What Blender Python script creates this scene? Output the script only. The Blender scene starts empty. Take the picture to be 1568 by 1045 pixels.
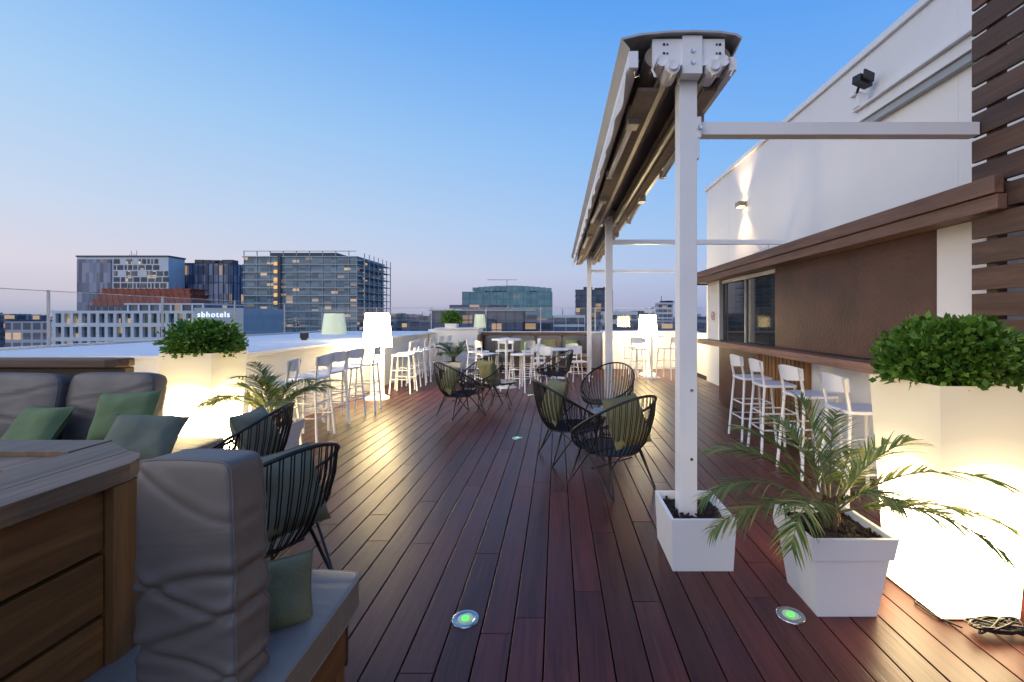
import bpy, math, random
from mathutils import Vector, Matrix, noise
random.seed(7)
R=math.radians
sc=bpy.context.scene
# ------------------------------------------------------------------ materials
def newmat(name):
    m=bpy.data.materials.new(name); m.use_nodes=True
    nt=m.node_tree; b=nt.nodes["Principled BSDF"]
    return m,nt,b
def N(nt,t,**k):
    n=nt.nodes.new(t)
    for a,v in k.items():
        if a in n.inputs.keys(): n.inputs[a].default_value=v
        else: setattr(n,a,v)
    return n
def L(nt,a,b): nt.links.new(a,b)
def ramp(nt,stops,fac=None):
    r=nt.nodes.new("ShaderNodeValToRGB"); e=r.color_ramp.elements
    while len(e)<len(stops): e.new(0.5)
    for i,(p,c) in enumerate(stops):
        e[i].position=p; e[i].color=(c[0],c[1],c[2],1)
    if fac is not None: L(nt,fac,r.inputs[0])
    return r
def plain(name,col,rough=.5,var=.12,scale=6,bump=.05,metal=0,bscale=60,spec=.5):
    m,nt,b=newmat(name)
    tc=N(nt,"ShaderNodeTexCoord"); n=N(nt,"ShaderNodeTexNoise",Scale=scale,Detail=6)
    L(nt,tc.outputs["Object"],n.inputs["Vector"])
    r=ramp(nt,[(.3,[c*(1-var) for c in col]),(.7,[min(1,c*(1+var)) for c in col])],n.outputs["Fac"])
    L(nt,r.outputs[0],b.inputs["Base Color"])
    b.inputs["Roughness"].default_value=rough; b.inputs["Metallic"].default_value=metal
    b.inputs["Specular IOR Level"].default_value=spec
    if bump:
        n2=N(nt,"ShaderNodeTexNoise",Scale=bscale,Detail=4); L(nt,tc.outputs["Object"],n2.inputs["Vector"])
        bp=N(nt,"ShaderNodeBump",Strength=bump*4,Distance=.01); L(nt,n2.outputs["Fac"],bp.inputs["Height"]); L(nt,bp.outputs[0],b.inputs["Normal"])
    return m
def wood(name,c1,c2,axis='Y',rough=.5,island=.5,dens=30,bump=.25,spec=.5,knots=0):
    m,nt,b=newmat(name)
    tc=N(nt,"ShaderNodeTexCoord"); mp=N(nt,"ShaderNodeMapping")
    s=[dens,dens,dens]; s['XYZ'.index(axis)]=dens*.06
    mp.inputs["Scale"].default_value=s
    L(nt,tc.outputs["Object"],mp.inputs["Vector"])
    geo=N(nt,"ShaderNodeNewGeometry")
    off=N(nt,"ShaderNodeVectorMath",operation='ADD')
    sc_=N(nt,"ShaderNodeMath",operation='MULTIPLY'); sc_.inputs[1].default_value=57
    L(nt,geo.outputs["Random Per Island"],sc_.inputs[0]); L(nt,mp.outputs[0],off.inputs[0]); L(nt,sc_.outputs[0],off.inputs[1])
    n=N(nt,"ShaderNodeTexNoise",Scale=1.0,Detail=8,Roughness=.65,Distortion=.6)
    L(nt,off.outputs[0],n.inputs["Vector"])
    r=ramp(nt,[(.28,c1),(.72,c2)],n.outputs["Fac"])
    mul=N(nt,"ShaderNodeMixRGB",blend_type='MULTIPLY'); mul.inputs[0].default_value=1
    r2=ramp(nt,[(0,(1-island,1-island*1.05,1-island*1.1)),(.5,(.92,.9,.9)),(1,(1+island*.6,1+island*.35,1+island*.3))],geo.outputs["Random Per Island"])
    L(nt,r.outputs[0],mul.inputs[1]); L(nt,r2.outputs[0],mul.inputs[2])
    n3=N(nt,"ShaderNodeTexNoise",Scale=.9,Detail=5); L(nt,tc.outputs["Object"],n3.inputs["Vector"])
    r3=ramp(nt,[(.3,(.75,.75,.78)),(.7,(1.15,1.1,1.08))],n3.outputs["Fac"])
    mu2=N(nt,"ShaderNodeMixRGB",blend_type='MULTIPLY'); mu2.inputs[0].default_value=1
    L(nt,mul.outputs[0],mu2.inputs[1]); L(nt,r3.outputs[0],mu2.inputs[2])
    out=mu2.outputs[0]
    if knots:
        vm=N(nt,"ShaderNodeMapping"); s2=[5,5,5]; s2['XYZ'.index(axis)]=2.6; vm.inputs["Scale"].default_value=s2; L(nt,tc.outputs["Object"],vm.inputs[0])
        vo=N(nt,"ShaderNodeTexVoronoi",Scale=1.0); L(nt,vm.outputs[0],vo.inputs["Vector"])
        kr=ramp(nt,[(0,(.15,.12,.1)),(.07,(.25,.2,.18)),(.13,(1,1,1)),(1,(1,1,1))],vo.outputs["Distance"])
        mk=N(nt,"ShaderNodeMixRGB",blend_type='MULTIPLY'); mk.inputs[0].default_value=.85; L(nt,out,mk.inputs[1]); L(nt,kr.outputs[0],mk.inputs[2]); out=mk.outputs[0]
    L(nt,out,b.inputs["Base Color"])
    rr=N(nt,"ShaderNodeMapRange"); rr.inputs[3].default_value=rough-.1; rr.inputs[4].default_value=rough+.14
    L(nt,n3.outputs["Fac"],rr.inputs[0]); L(nt,rr.outputs[0],b.inputs["Roughness"])
    bp=N(nt,"ShaderNodeBump",Strength=bump,Distance=.004); L(nt,n.outputs["Fac"],bp.inputs["Height"]); L(nt,bp.outputs[0],b.inputs["Normal"])
    b.inputs["Specular IOR Level"].default_value=spec
    return m
def leather(name,col,rough=.45,wr=.35):
    m=plain(name,col,rough,.10,5,0)
    nt=m.node_tree; b=nt.nodes["Principled BSDF"]; tc=N(nt,"ShaderNodeTexCoord")
    n1=N(nt,"ShaderNodeTexNoise",Scale=3,Detail=2,Distortion=1.2); mp=N(nt,"ShaderNodeMapping"); mp.inputs["Scale"].default_value=(.7,2.2,1.2)
    L(nt,tc.outputs["Object"],mp.inputs[0]); L(nt,mp.outputs[0],n1.inputs["Vector"])
    n2=N(nt,"ShaderNodeTexNoise",Scale=220,Detail=2); L(nt,tc.outputs["Object"],n2.inputs["Vector"])
    b1=N(nt,"ShaderNodeBump",Strength=wr,Distance=.03); L(nt,n1.outputs["Fac"],b1.inputs["Height"])
    b2=N(nt,"ShaderNodeBump",Strength=.18,Distance=.002); L(nt,n2.outputs["Fac"],b2.inputs["Height"]); L(nt,b1.outputs[0],b2.inputs["Normal"]); L(nt,b2.outputs[0],b.inputs["Normal"])
    return m
def leafm(name,c1,c2,c3):
    m,nt,b=newmat(name)
    geo=N(nt,"ShaderNodeNewGeometry")
    r=ramp(nt,[(0,c1),(.6,c2),(1,c3)],geo.outputs["Random Per Island"])
    L(nt,r.outputs[0],b.inputs["Base Color"]); b.inputs["Roughness"].default_value=.45
    tr=N(nt,"ShaderNodeBsdfTranslucent"); L(nt,r.outputs[0],tr.inputs[0])
    mx=N(nt,"ShaderNodeMixShader"); mx.inputs[0].default_value=.3
    L(nt,b.outputs[0],mx.inputs[1]); L(nt,tr.outputs[0],mx.inputs[2])
    L(nt,mx.outputs[0],nt.nodes["Material Output"].inputs[0])
    return m
def glow(name,c,stops,col,dmax=1.0,alb=(.5,.48,.42)):
    """inner light painted as emission, fading with distance from an imagined bulb at c"""
    m,nt,b=newmat(name)
    tc=N(nt,"ShaderNodeTexCoord"); mp=N(nt,"ShaderNodeMapping"); mp.inputs["Location"].default_value=(-c[0],-c[1],-c[2])
    L(nt,tc.outputs["Object"],mp.inputs[0])
    ln=N(nt,"ShaderNodeVectorMath",operation='LENGTH'); L(nt,mp.outputs[0],ln.inputs[0])
    mr=N(nt,"ShaderNodeMapRange"); mr.inputs[1].default_value=0; mr.inputs[2].default_value=dmax
    L(nt,ln.outputs["Value"],mr.inputs[0])
    mxv=max(v for p,v in stops)
    r=ramp(nt,[(p,(v/mxv,)*3) for p,v in stops],mr.outputs[0])
    m1=N(nt,"ShaderNodeMath",operation='MULTIPLY'); m1.inputs[1].default_value=mxv; L(nt,r.outputs[0],m1.inputs[0])
    b.inputs["Base Color"].default_value=(*alb,1); b.inputs["Roughness"].default_value=.35
    b.inputs["Emission Color"].default_value=(*col,1); L(nt,m1.outputs[0],b.inputs["Emission Strength"])
    return m
def emit(name,col,s):
    m,nt,b=newmat(name); b.inputs["Emission Color"].default_value=(*col,1); b.inputs["Emission Strength"].default_value=s
    b.inputs["Base Color"].default_value=(*col,1); 
    if s<4: m.cycles.emission_sampling='NONE'
    return m
def glassm(name,tint=(.94,.97,.98)):
    m,nt,b=newmat(name)
    t=N(nt,"ShaderNodeBsdfTransparent"); t.inputs[0].default_value=(*tint,1)
    g=N(nt,"ShaderNodeBsdfGlossy"); g.inputs["Roughness"].default_value=.01
    lw=N(nt,"ShaderNodeLayerWeight"); lw.inputs[0].default_value=.5
    pw=N(nt,"ShaderNodeMath",operation='POWER'); pw.inputs[1].default_value=5; L(nt,lw.outputs["Facing"],pw.inputs[0])
    ma=N(nt,"ShaderNodeMath",operation='MULTIPLY_ADD'); ma.inputs[1].default_value=.4; ma.inputs[2].default_value=.06; L(nt,pw.outputs[0],ma.inputs[0])
    mx=N(nt,"ShaderNodeMixShader"); L(nt,ma.outputs[0],mx.inputs[0]); L(nt,t.outputs[0],mx.inputs[1]); L(nt,g.outputs[0],mx.inputs[2])
    L(nt,mx.outputs[0],nt.nodes["Material Output"].inputs[0]); return m
def facade(name,cols,wx,wz,lit=.08,rough=.15,litcol=(1,.62,.28),ls=.5,frame=None,fr=.12):
    m,nt,b=newmat(name); m.cycles.emission_sampling='NONE'
    tc=N(nt,"ShaderNodeTexCoord"); sp=N(nt,"ShaderNodeSeparateXYZ"); L(nt,tc.outputs["Object"],sp.inputs[0])
    ad=N(nt,"ShaderNodeMath",operation='ADD'); L(nt,sp.outputs[0],ad.inputs[0]); L(nt,sp.outputs[1],ad.inputs[1])
    dx=N(nt,"ShaderNodeMath",operation='DIVIDE'); dx.inputs[1].default_value=wx; L(nt,ad.outputs[0],dx.inputs[0])
    dz=N(nt,"ShaderNodeMath",operation='DIVIDE'); dz.inputs[1].default_value=wz; L(nt,sp.outputs[2],dz.inputs[0])
    fx=N(nt,"ShaderNodeMath",operation='FLOOR'); L(nt,dx.outputs[0],fx.inputs[0])
    fz=N(nt,"ShaderNodeMath",operation='FLOOR'); L(nt,dz.outputs[0],fz.inputs[0])
    cb=N(nt,"ShaderNodeCombineXYZ"); L(nt,fx.outputs[0],cb.inputs[0]); L(nt,fz.outputs[0],cb.inputs[1])
    wn=N(nt,"ShaderNodeTexWhiteNoise",noise_dimensions='2D'); L(nt,cb.outputs[0],wn.inputs["Vector"])
    st=[(i/max(1,len(cols)-1),c) for i,c in enumerate(cols)]
    r=ramp(nt,st,wn.outputs["Value"])
    src=r.outputs[0]
    if frame:
        px=N(nt,"ShaderNodeMath",operation='FRACT'); L(nt,dx.outputs[0],px.inputs[0])
        pz=N(nt,"ShaderNodeMath",operation='FRACT'); L(nt,dz.outputs[0],pz.inputs[0])
        a=N(nt,"ShaderNodeMath",operation='LESS_THAN'); a.inputs[1].default_value=fr*1.8; L(nt,px.outputs[0],a.inputs[0])
        c=N(nt,"ShaderNodeMath",operation='LESS_THAN'); c.inputs[1].default_value=fr*2.6; L(nt,pz.outputs[0],c.inputs[0])
        mxx=N(nt,"ShaderNodeMath",operation='MAXIMUM'); L(nt,a.outputs[0],mxx.inputs[0]); L(nt,c.outputs[0],mxx.inputs[1])
        mc=N(nt,"ShaderNodeMixRGB"); mc.inputs[2].default_value=(*frame,1); L(nt,mxx.outputs[0],mc.inputs[0]); L(nt,src,mc.inputs[1]); src=mc.outputs[0]
    L(nt,src,b.inputs["Base Color"]); b.inputs["Roughness"].default_value=rough
    wn2=N(nt,"ShaderNodeTexWhiteNoise",noise_dimensions='3D'); cb.inputs[2].default_value=3.3; L(nt,cb.outputs[0],wn2.inputs["Vector"])
    gt=N(nt,"ShaderNodeMapRange"); gt.inputs[1].default_value=1-lit; gt.inputs[2].default_value=1; L(nt,wn2.outputs["Value"],gt.inputs[0])
    ml=N(nt,"ShaderNodeMath",operation='MULTIPLY'); ml.inputs[1].default_value=ls; L(nt,gt.outputs[0],ml.inputs[0])
    if frame:
        iv=N(nt,"ShaderNodeMath",operation='SUBTRACT'); iv.inputs[0].default_value=1; L(nt,mxx.outputs[0],iv.inputs[1])
        m5=N(nt,"ShaderNodeMath",operation='MULTIPLY'); L(nt,ml.outputs[0],m5.inputs[0]); L(nt,iv.outputs[0],m5.inputs[1]); ml=m5
    L(nt,ml.outputs[0],b.inputs["Emission Strength"]); b.inputs["Emission Color"].default_value=(*litcol,1)
    return m

DECK=wood("deck_ipe",(.060,.016,.013),(.160,.043,.033),'Y',.35,.35,28,.45,spec=.32)
UNDER=plain("under_deck",(.006,.005,.005),.9)
WHITE=plain("white_paint",(.74,.75,.77),.45,.04,3,.02)
WHITEW=plain("white_render",(.76,.76,.76),.8,.035,.9,.10,bscale=90)
PLAST=plain("white_plastic",(.80,.81,.84),.35,.02,4,.01)
METW=plain("white_powdercoat",(.80,.81,.83),.35,.03,4,.01)
GREYM=plain("grey_aluminium",(.36,.36,.37),.4,.08,5,.01,metal=.3)
COVER=plain("awning_cover_grey",(.42,.41,.40),.4,.08,3,.01,metal=.2)
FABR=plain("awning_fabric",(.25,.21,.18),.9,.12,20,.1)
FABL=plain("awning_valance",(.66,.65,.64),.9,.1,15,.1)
WOODD=wood("dark_frame_wood",(.12,.050,.013),(.34,.155,.042),'Y',.5,.3,22,.5,knots=1)
WOODX=wood("dark_frame_wood_x",(.055,.034,.02),(.15,.092,.05),'X',.55,.3,22,.5)
WOODZ=wood("frame_wood_post",(.14,.062,.018),(.36,.18,.055),'Z',.5,.3,22,.5)
WOODC=wood("counter_wood",(.13,.066,.045),(.36,.21,.145),'Y',.5,.35,20,.4)
WOODT=wood("greyed_top_board",(.14,.088,.05),(.36,.24,.14),'Y',.55,.3,22,.5,knots=1)
SLAT=wood("screen_slat_wood",(.055,.030,.019),(.145,.085,.055),'Y',.6,.35,25,.5)
CORTEN=plain("corten_panel",(.070,.024,.019),.45,.5,2.2,.15,bscale=30)
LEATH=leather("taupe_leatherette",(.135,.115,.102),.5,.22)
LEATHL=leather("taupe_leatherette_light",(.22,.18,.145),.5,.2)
GREEN=plain("green_cushion_fabric",(.17,.23,.10),.9,.12,8,.15,bscale=250)
OLIVE=plain("olive_cushion_fabric",(.18,.18,.09),.9,.12,8,.15,bscale=250)
GREYG=plain("greygreen_cushion_fabric",(.19,.195,.125),.9,.12,8,.15,bscale=250)
BLACK=plain("black_cord",(.012,.012,.013),.45,.1,8,.0)
BLKP=plain("black_plastic",(.01,.01,.012),.4,.1,8,.02)
SOIL=plain("soil",(.04,.025,.017),.95,.5,40,.5,bscale=60)
LEAF=leafm("box_leaf",(.045,.12,.010),(.12,.26,.028),(.26,.42,.06))
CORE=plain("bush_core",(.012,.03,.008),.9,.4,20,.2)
PALM=leafm("palm_leaflet",(.07,.13,.03),(.16,.23,.055),(.38,.36,.11))
PALMS=plain("palm_stem",(.20,.18,.06),.7,.3,20,.2)
FIBRE=plain("palm_fibre",(.12,.08,.04),.9,.4,30,.4)
GLASS=glassm("parapet_glass")
DGLASS=plain("dark_window_glass",(.02,.024,.028),.04,.2,1,.0)
STEEL=plain("brushed_steel",(.5,.5,.5),.25,.05,9,.02,metal=1)
GPL=glow("planter_glow",(0,0,.34),[(0,20),(.22,20),(.31,11),(.42,3.6),(.53,1.15),(.64,.66),(.78,.48),(1,.36)],(1,.76,.42),1.0)
GPL2=glow("planter_glow_far",(0,0,.36),[(0,28),(.24,26),(.36,14),(.48,4.0),(.60,1.2),(.72,.7),(.85,.5),(1,.42)],(1,.75,.36),1.0)
GLP=glow("lamp_glow",(0,0,1.2),[(0,50),(.3,46),(.42,6),(.7,1.8),(1,3.0)],(1,.76,.36),1.2)
GLP2=emit("lamp_shade_dim",(.80,.85,.55),.12)
GREENLED=emit("led_green",(.12,1,.10),1.1)
LEDW=emit("led_lens",(.45,.62,.40),.3)
WARM=emit("warm_bulb",(1,.75,.4),12)
CITYG=plain("city_ground",(.05,.055,.06),.9,.5,.02,.0)

# ------------------------------------------------------------------ mesh builder
class B:
    def __init__(s): s.v=[];s.f=[];s.m=[];s.s=[];s.mats=[]
    def add(s,vs,fs,mat,smooth=False,M=None):
        if mat not in s.mats: s.mats.append(mat)
        k=s.mats.index(mat); o=len(s.v)
        for p in vs:
            p=Vector(p)
            if M is not None: p=M@p
            s.v.append(p)
        for f in fs:
            s.f.append([i+o for i in f]); s.m.append(k); s.s.append(smooth)
    def box(s,x0,x1,y0,y1,z0,z1,mat,M=None):
        vs=[(x0,y0,z0),(x1,y0,z0),(x1,y1,z0),(x0,y1,z0),(x0,y0,z1),(x1,y0,z1),(x1,y1,z1),(x0,y1,z1)]
        s.add(vs,[(0,3,2,1),(4,5,6,7),(0,1,5,4),(1,2,6,5),(2,3,7,6),(3,0,4,7)],mat,False,M)
    def tube(s,pts,r,mat,n=6,closed=False,M=None,rs=None):
        pts=[Vector(p) for p in pts]; k=len(pts); vs=[];fs=[]
        up=Vector((0,0,1)); 
        for i,p in enumerate(pts):
            a=pts[(i-1)%k] if (closed or i>0) else p
            b=pts[(i+1)%k] if (closed or i<k-1) else p
            t=(b-a).normalized()
            ref=up if abs(t.z)<.95 else Vector((0,1,0))
            u=t.cross(ref).normalized(); w=u.cross(t).normalized()
            rr=rs[i] if rs else r
            for j in range(n):
                an=2*math.pi*j/n
                vs.append(p+u*math.cos(an)*rr+w*math.sin(an)*rr)
        for i in range(k if closed else k-1):
            i2=(i+1)%k
            for j in range(n):
                j2=(j+1)%n
                fs.append((i*n+j,i*n+j2,i2*n+j2,i2*n+j))
        if not closed:
            fs.append(tuple(range(n))); fs.append(tuple((k-1)*n+j for j in reversed(range(n))))
        s.add(vs,fs,mat,n>4,M)
    def lathe(s,prof,c,mat,n=32,M=None):
        vs=[];fs=[]
        for (r,z) in prof:
            for j in range(n):
                a=2*math.pi*j/n; vs.append((c[0]+r*math.cos(a),c[1]+r*math.sin(a),c[2]+z))
        for i in range(len(prof)-1):
            for j in range(n):
                j2=(j+1)%n; fs.append((i*n+j,i*n+j2,(i+1)*n+j2,(i+1)*n+j))
        s.add(vs,fs,mat,True,M)
        s.add([vs[j] for j in range(n)],[tuple(reversed(range(n)))],mat,False,M)
        s.add(vs[-n:],[tuple(range(n))],mat,False,M)
    def prism(s,poly,z0,z1,mat,M=None):
        n=len(poly); vs=[(x,y,z0) for x,y in poly]+[(x,y,z1) for x,y in poly]
        fs=[tuple(reversed(range(n))),tuple(range(n,2*n))]+[(i,(i+1)%n,n+(i+1)%n,n+i) for i in range(n)]
        s.add(vs,fs,mat,False,M)
    def potbox(s,cx,cy,z0,z1,b,t,th,mat,soil,lip=0,soilz=.05,bd=None,td=None):
        bd=bd or b; td=td or t
        def ring(w,d,z): return [(cx-w/2,cy-d/2,z),(cx+w/2,cy-d/2,z),(cx+w/2,cy+d/2,z),(cx-w/2,cy+d/2,z)]
        rings=[ring(b,bd,z0)]
        if lip:
            k=(z1-lip-z0)/(z1-z0); w=b+(t-b)*k; d=bd+(td-bd)*k
            rings+= [ring(w-.02,d-.02,z1-lip),ring(w+.005,d+.005,z1-lip)]
        rings+=[ring(t,td,z1),ring(t-2*th,td-2*th,z1),ring(t-2*th-.02,td-2*th-.02,z1-soilz)]
        vs=[p for r in rings for p in r]; fs=[(3,2,1,0)]
        for i in range(len(rings)-1):
            for j in range(4): fs.append((i*4+j,i*4+(j+1)%4,(i+1)*4+(j+1)%4,(i+1)*4+j))
        s.add(vs,fs,mat)
        w=t-2*th-.015; d=td-2*th-.015; n=14; vs=[];fs=[]
        for i in range(n+1):
            for j in range(n+1):
                x=cx-w/2+w*i/n; y=cy-d/2+d*j/n
                vs.append((x,y,z1-soilz+.02*noise.noise(Vector((x*25,y*25,1)))))
        for i in range(n):
            for j in range(n): a=i*(n+1)+j; fs.append((a,a+n+1,a+n+2,a+1))
        s.add(vs,fs,soil)
        for q in range(60):
            x=cx+random.uniform(-w,w)*.46; y=cy+random.uniform(-d,d)*.46; r=random.uniform(.006,.014)
            M=T(x,y,z1-soilz+.012,random.random()*3,random.random()*3,random.random()*6)
            s.box(-r*1.5,r*1.5,-r,r,-r*.4,r*.4,soil,M)
    def pillow(s,w,h,th,M,mat,seed=0,n=18):
        vs=[];fs=[]
        for sg in (1,-1):
            o=len(vs)
            for i in range(n+1):
                for j in range(n+1):
                    u=2*i/n-1; v=2*j/n-1
                    x=u*w/2*(1-.07*(1-v*v)); y=v*h/2*(1-.07*(1-u*u))
                    k=((1-u**4)*(1-v**4))**.55
                    q=Vector((x*7+seed*5,y*7,sg*2+seed))
                    z=sg*th/2*k*(1+.25*noise.noise(q*1.1))+.006*noise.noise(q*4)*k+.012*noise.noise(Vector((x*4,y*4,seed)))
                    vs.append((x,y,z))
            for i in range(n):
                for j in range(n):
                    a=o+i*(n+1)+j; f=(a,a+n+1,a+n+2,a+1); fs.append(f if sg>0 else tuple(reversed(f)))
        s.add(vs,fs,mat,True,M)
        e=[]
        for i in range(n): e.append(vs[i])
        for i in range(n): e.append(vs[i*(n+1)+n])
        for i in range(n,0,-1): e.append(vs[n*(n+1)+i])
        for i in range(n,0,-1): e.append(vs[i*(n+1)])
        s.tube(e,.004,mat,5,True,M)
    def cushion(s,size,M,mat,n=14,puff=.2,wr=.004,seed=0,sq=8,creases=None,pipe=False,shear=0):
        sx,sy,sz=[a/2 for a in size]
        vs=[];fs=[];idx={}
        def sm(t): return math.sin(t*math.pi/2)*.6+t*.4
        def shape(x,y,z):
            l=(abs(x)**sq+abs(y)**sq+abs(z)**sq)**(1/sq)
            x,y,z=x/l,y/l,z/l
            zf=1-puff*max(abs(x),abs(y))**4
            bx=1+.03*(1-y*y); by=1+.02*(1-x*x)
            p=Vector((x*sx*bx+shear*y,y*sy*by,z*sz*zf))
            q=Vector((x*sx*5+seed*3.1,y*sy*5,z*sz*2+seed))
            dn=noise.noise(q)*wr*1.5
            if creases:   # (height, slope, curve, depth, width) : soft folds of slack leatherette
                for (cy,sl,cv,dp,wd) in creases:
                    e=(y-cy-sl*x-cv*x*x)/wd
                    dn+=dp*(-math.exp(-e*e*6)+.75*math.exp(-(e-1.0)**2*2.2)+.35*math.exp(-(e+1.1)**2*2.0))
            p+=Vector((x*.35,y*.1,z)).normalized()*dn
            return p
        def pt(i,j,k):
            key=(i,j,k)
            if key in idx: return idx[key]
            x,y,z=[sm(2*a/n-1) for a in key]
            idx[key]=len(vs); vs.append(shape(x,y,z)); return idx[key]
        for i in range(n):
            for j in range(n):
                for c in (0,n):
                    a=[(i,j,c),(i+1,j,c),(i+1,j+1,c),(i,j+1,c)]
                    if c==0:a.reverse()
                    fs.append([pt(*q) for q in a])
                    a=[(i,c,j),(i,c,j+1),(i+1,c,j+1),(i+1,c,j)]
                    if c==0:a.reverse()
                    fs.append([pt(*q) for q in a])
                    a=[(c,i,j),(c,i+1,j),(c,i+1,j+1),(c,i,j+1)]
                    if c==0:a.reverse()
                    fs.append([pt(*q) for q in a])
        s.add(vs,fs,mat,True,M)
        if pipe:
            for zz in (.86,-.86):
                e=[];m=40
                for i in range(m): e.append(shape(-1+2*i/m,-1,zz))
                for i in range(m): e.append(shape(1,-1+2*i/m,zz))
                for i in range(m): e.append(shape(1-2*i/m,1,zz))
                for i in range(m): e.append(shape(-1,1-2*i/m,zz))
                s.tube(e,.004,mat,6,True,M)
    def finish(s,name,loc=(0,0,0),rz=0,bevel=0,scale=1):
        me=bpy.data.meshes.new(name); me.from_pydata([tuple(v) for v in s.v],[],s.f)
        for m in s.mats: me.materials.append(m)
        me.polygons.foreach_set("material_index",s.m); me.polygons.foreach_set("use_smooth",s.s); me.update()
        return place(me,name,loc,rz,bevel,scale)
def place(me,name,loc=(0,0,0),rz=0,bevel=0,scale=1):
    o=bpy.data.objects.new(name,me); sc.collection.objects.link(o)
    o.location=loc; o.rotation_euler=(0,0,rz); o.scale=(scale,)*3
    if bevel:
        md=o.modifiers.new("bevel",'BEVEL'); md.width=bevel; md.segments=2; md.limit_method='ANGLE'; md.angle_limit=R(50)
    return o
def T(x,y,z,rx=0,ry=0,rz=0):
    return Matrix.Translation((x,y,z))@Matrix.Rotation(rz,4,'Z')@Matrix.Rotation(ry,4,'Y')@Matrix.Rotation(rx,4,'X')

# ------------------------------------------------------------------ deck
b=B()
x=-7.4; w=.146; g=.007
while x<3.55:
    y=-1.5-random.random()*2.5
    while y<13.6:
        l=random.choice([1.9,2.4,2.9,3.3])
        y1=min(y+l,13.6); 
        if y1>y+.05: b.box(x,x+w,y,y1-.004,-.028,random.uniform(-.0012,.0),DECK)
        y+=l
    x+=w+g
b.finish("wooden_deck_floor",bevel=.0025)
b=B(); b.box(-7.6,9,-4,15.6,-22,-.06,UNDER); b.box(-7.55,3.7,-3,13.8,-.058,-.035,UNDER); b.finish("terrace_building_base")

# ------------------------------------------------------------------ left parapet + counter
b=B()
b.box(-7.6,-3.85,4.95,14.6,-.03,1.06,WHITEW)
b.box(-7.7,-3.65,4.90,14.6,1.063,1.10,WHITE)
b.box(-7.6,-7.3,-3,4.89,-.03,1.06,WHITEW); b.box(-7.7,-7.25,-3,4.88,1.063,1.10,WHITE)
b.box(-7.0,-6.96,5.0,14.5,1.101,1.13,GREYM)
for y in (7.3,9.75,12.2): b.box(-7.69,-3.652,y,y+.006,1.0985,1.1008,GREYM)
b.finish("white_parapet_wall",bevel=.006)
b=B()
for i in range(9):
    y0=-3+i*1.95
    b.add([(-7.51,y0+.02,1.12),(-7.51,y0+1.93,1.12),(-7.51,y0+1.93,1.90),(-7.51,y0+.02,1.90)],[(0,1,2,3)],GLASS)
    b.box(-7.525,-7.495,y0-.012,y0+.012,1.101,1.92,GREYM)
b.box(-7.52,-7.50,-3,14.5,1.902,1.912,GREYM)
b.finish("glass_balustrade")
b=B()
b.box(-3.84,-2.35,13.62,14.55,-.03,1.18,WHITEW); b.box(-2.34,1.35,14.1,14.55,-.03,1.05,WHITEW); b.box(1.36,3.9,13.62,14.55,-.03,1.08,WHITEW)
b.box(-3.645,-2.30,13.56,14.6,1.183,1.22,WHITE); b.box(-2.29,1.36,14.0,14.6,1.053,1.09,WHITE);b.box(1.37,4.2,13.58,14.6,1.083,1.12,WHITE)
b.box(3.95,4.2,11.1,13.57,-.03,1.1,WHITEW)
b.finish("white_back_parapet_wall",bevel=.006)
b=B()
for i in range(7):
    x0=-7.4+i*1.72
    b.add([(x0+.02,14.41,1.23),(x0+1.69,14.41,1.23),(x0+1.69,14.41,1.82),(x0+.02,14.41,1.82)],[(0,1,2,3)],GLASS); b.box(x0-.015,x0+.015,14.385,14.43,1.1,1.85,GREYM)
b.box(-7.4,4.6,14.395,14.42,1.822,1.835,GREYM)
b.finish("back_glass_balustrade")
b=B(); b.box(-.07,.07,-.03,.03,.03,.13,BLKP); b.box(-.05,.05,-.02,.02,.131,.136,GREYM); b.cushion((.1,.08,.03),T(0,0,.016),BLKP,4,0,0,0); b.finish("parapet_floodlight",(-4.7,8.5,1.10),.6)

# ------------------------------------------------------------------ back banquette
b=B()
b.box(-2.3,.95,13.35,13.95,.08,.34,WOODX)
b.box(-2.3,.95,13.93,14.0,.08,1.08,WOODX); b.box(-2.32,-2.24,13.3,14.0,.05,1.02,WOODX);b.box(.93,1.0,13.3,14.0,.05,1.02,WOODX)
for i in range(4):
    xc=-1.82+i*.79
    b.cushion((.77,.58,.13),T(xc,13.62,.41),LEATH,8,.1,.004,i,8)
    b.cushion((.77,.52,.15),T(xc,13.83,.72,R(80)),LEATH,8,.2,.006,i+9,7)
    b.pillow(.42,.42,.17,T(xc+random.uniform(-.2,.2),13.66,.68,R(70),0,random.uniform(-.2,.2)),GREEN if i%2 else OLIVE,i+20)
b.finish("back_banquette_sofa",bevel=0)

# ------------------------------------------------------------------ pergola posts and awning
PY=[2.91,7.25,11.7]
b=B()
for y in PY:
    b.box(.765,.875,y-.055,y+.055,.02,3.0,METW)
    b.box(.72,.92,y-.1,y+.1,.0,.02,METW)
    for z in (.62,1.05) if y<3 else (.5,):
        b.tube([(.84,y-.056,z),(.84,y-.060,z)],.008,STEEL,10)
b.box(.876,2.655,2.87,2.95,2.655,2.735,METW)
b.box(.876,.90,2.85,2.97,2.63,2.76,METW); b.tube([(.888,2.845,2.69),(.888,2.835,2.69)],.012,STEEL,8)
b.box(.876,3.598,7.21,7.29,2.675,2.745,METW); b.box(.876,3.3,11.66,11.74,2.675,2.745,METW)
b.box(.875,.89,2.855,2.965,2.5,2.66,METW)
b.finish("pergola_post_frame",bevel=.006)
b=B()
Y0,Y1=2.74,12.5
prof=[(.43,3.13),(.385,3.185),(.50,3.212),(.66,3.228),(.82,3.233),(.98,3.228),(1.08,3.212),(1.115,3.19),(1.075,3.10)]
n=len(prof)
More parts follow.
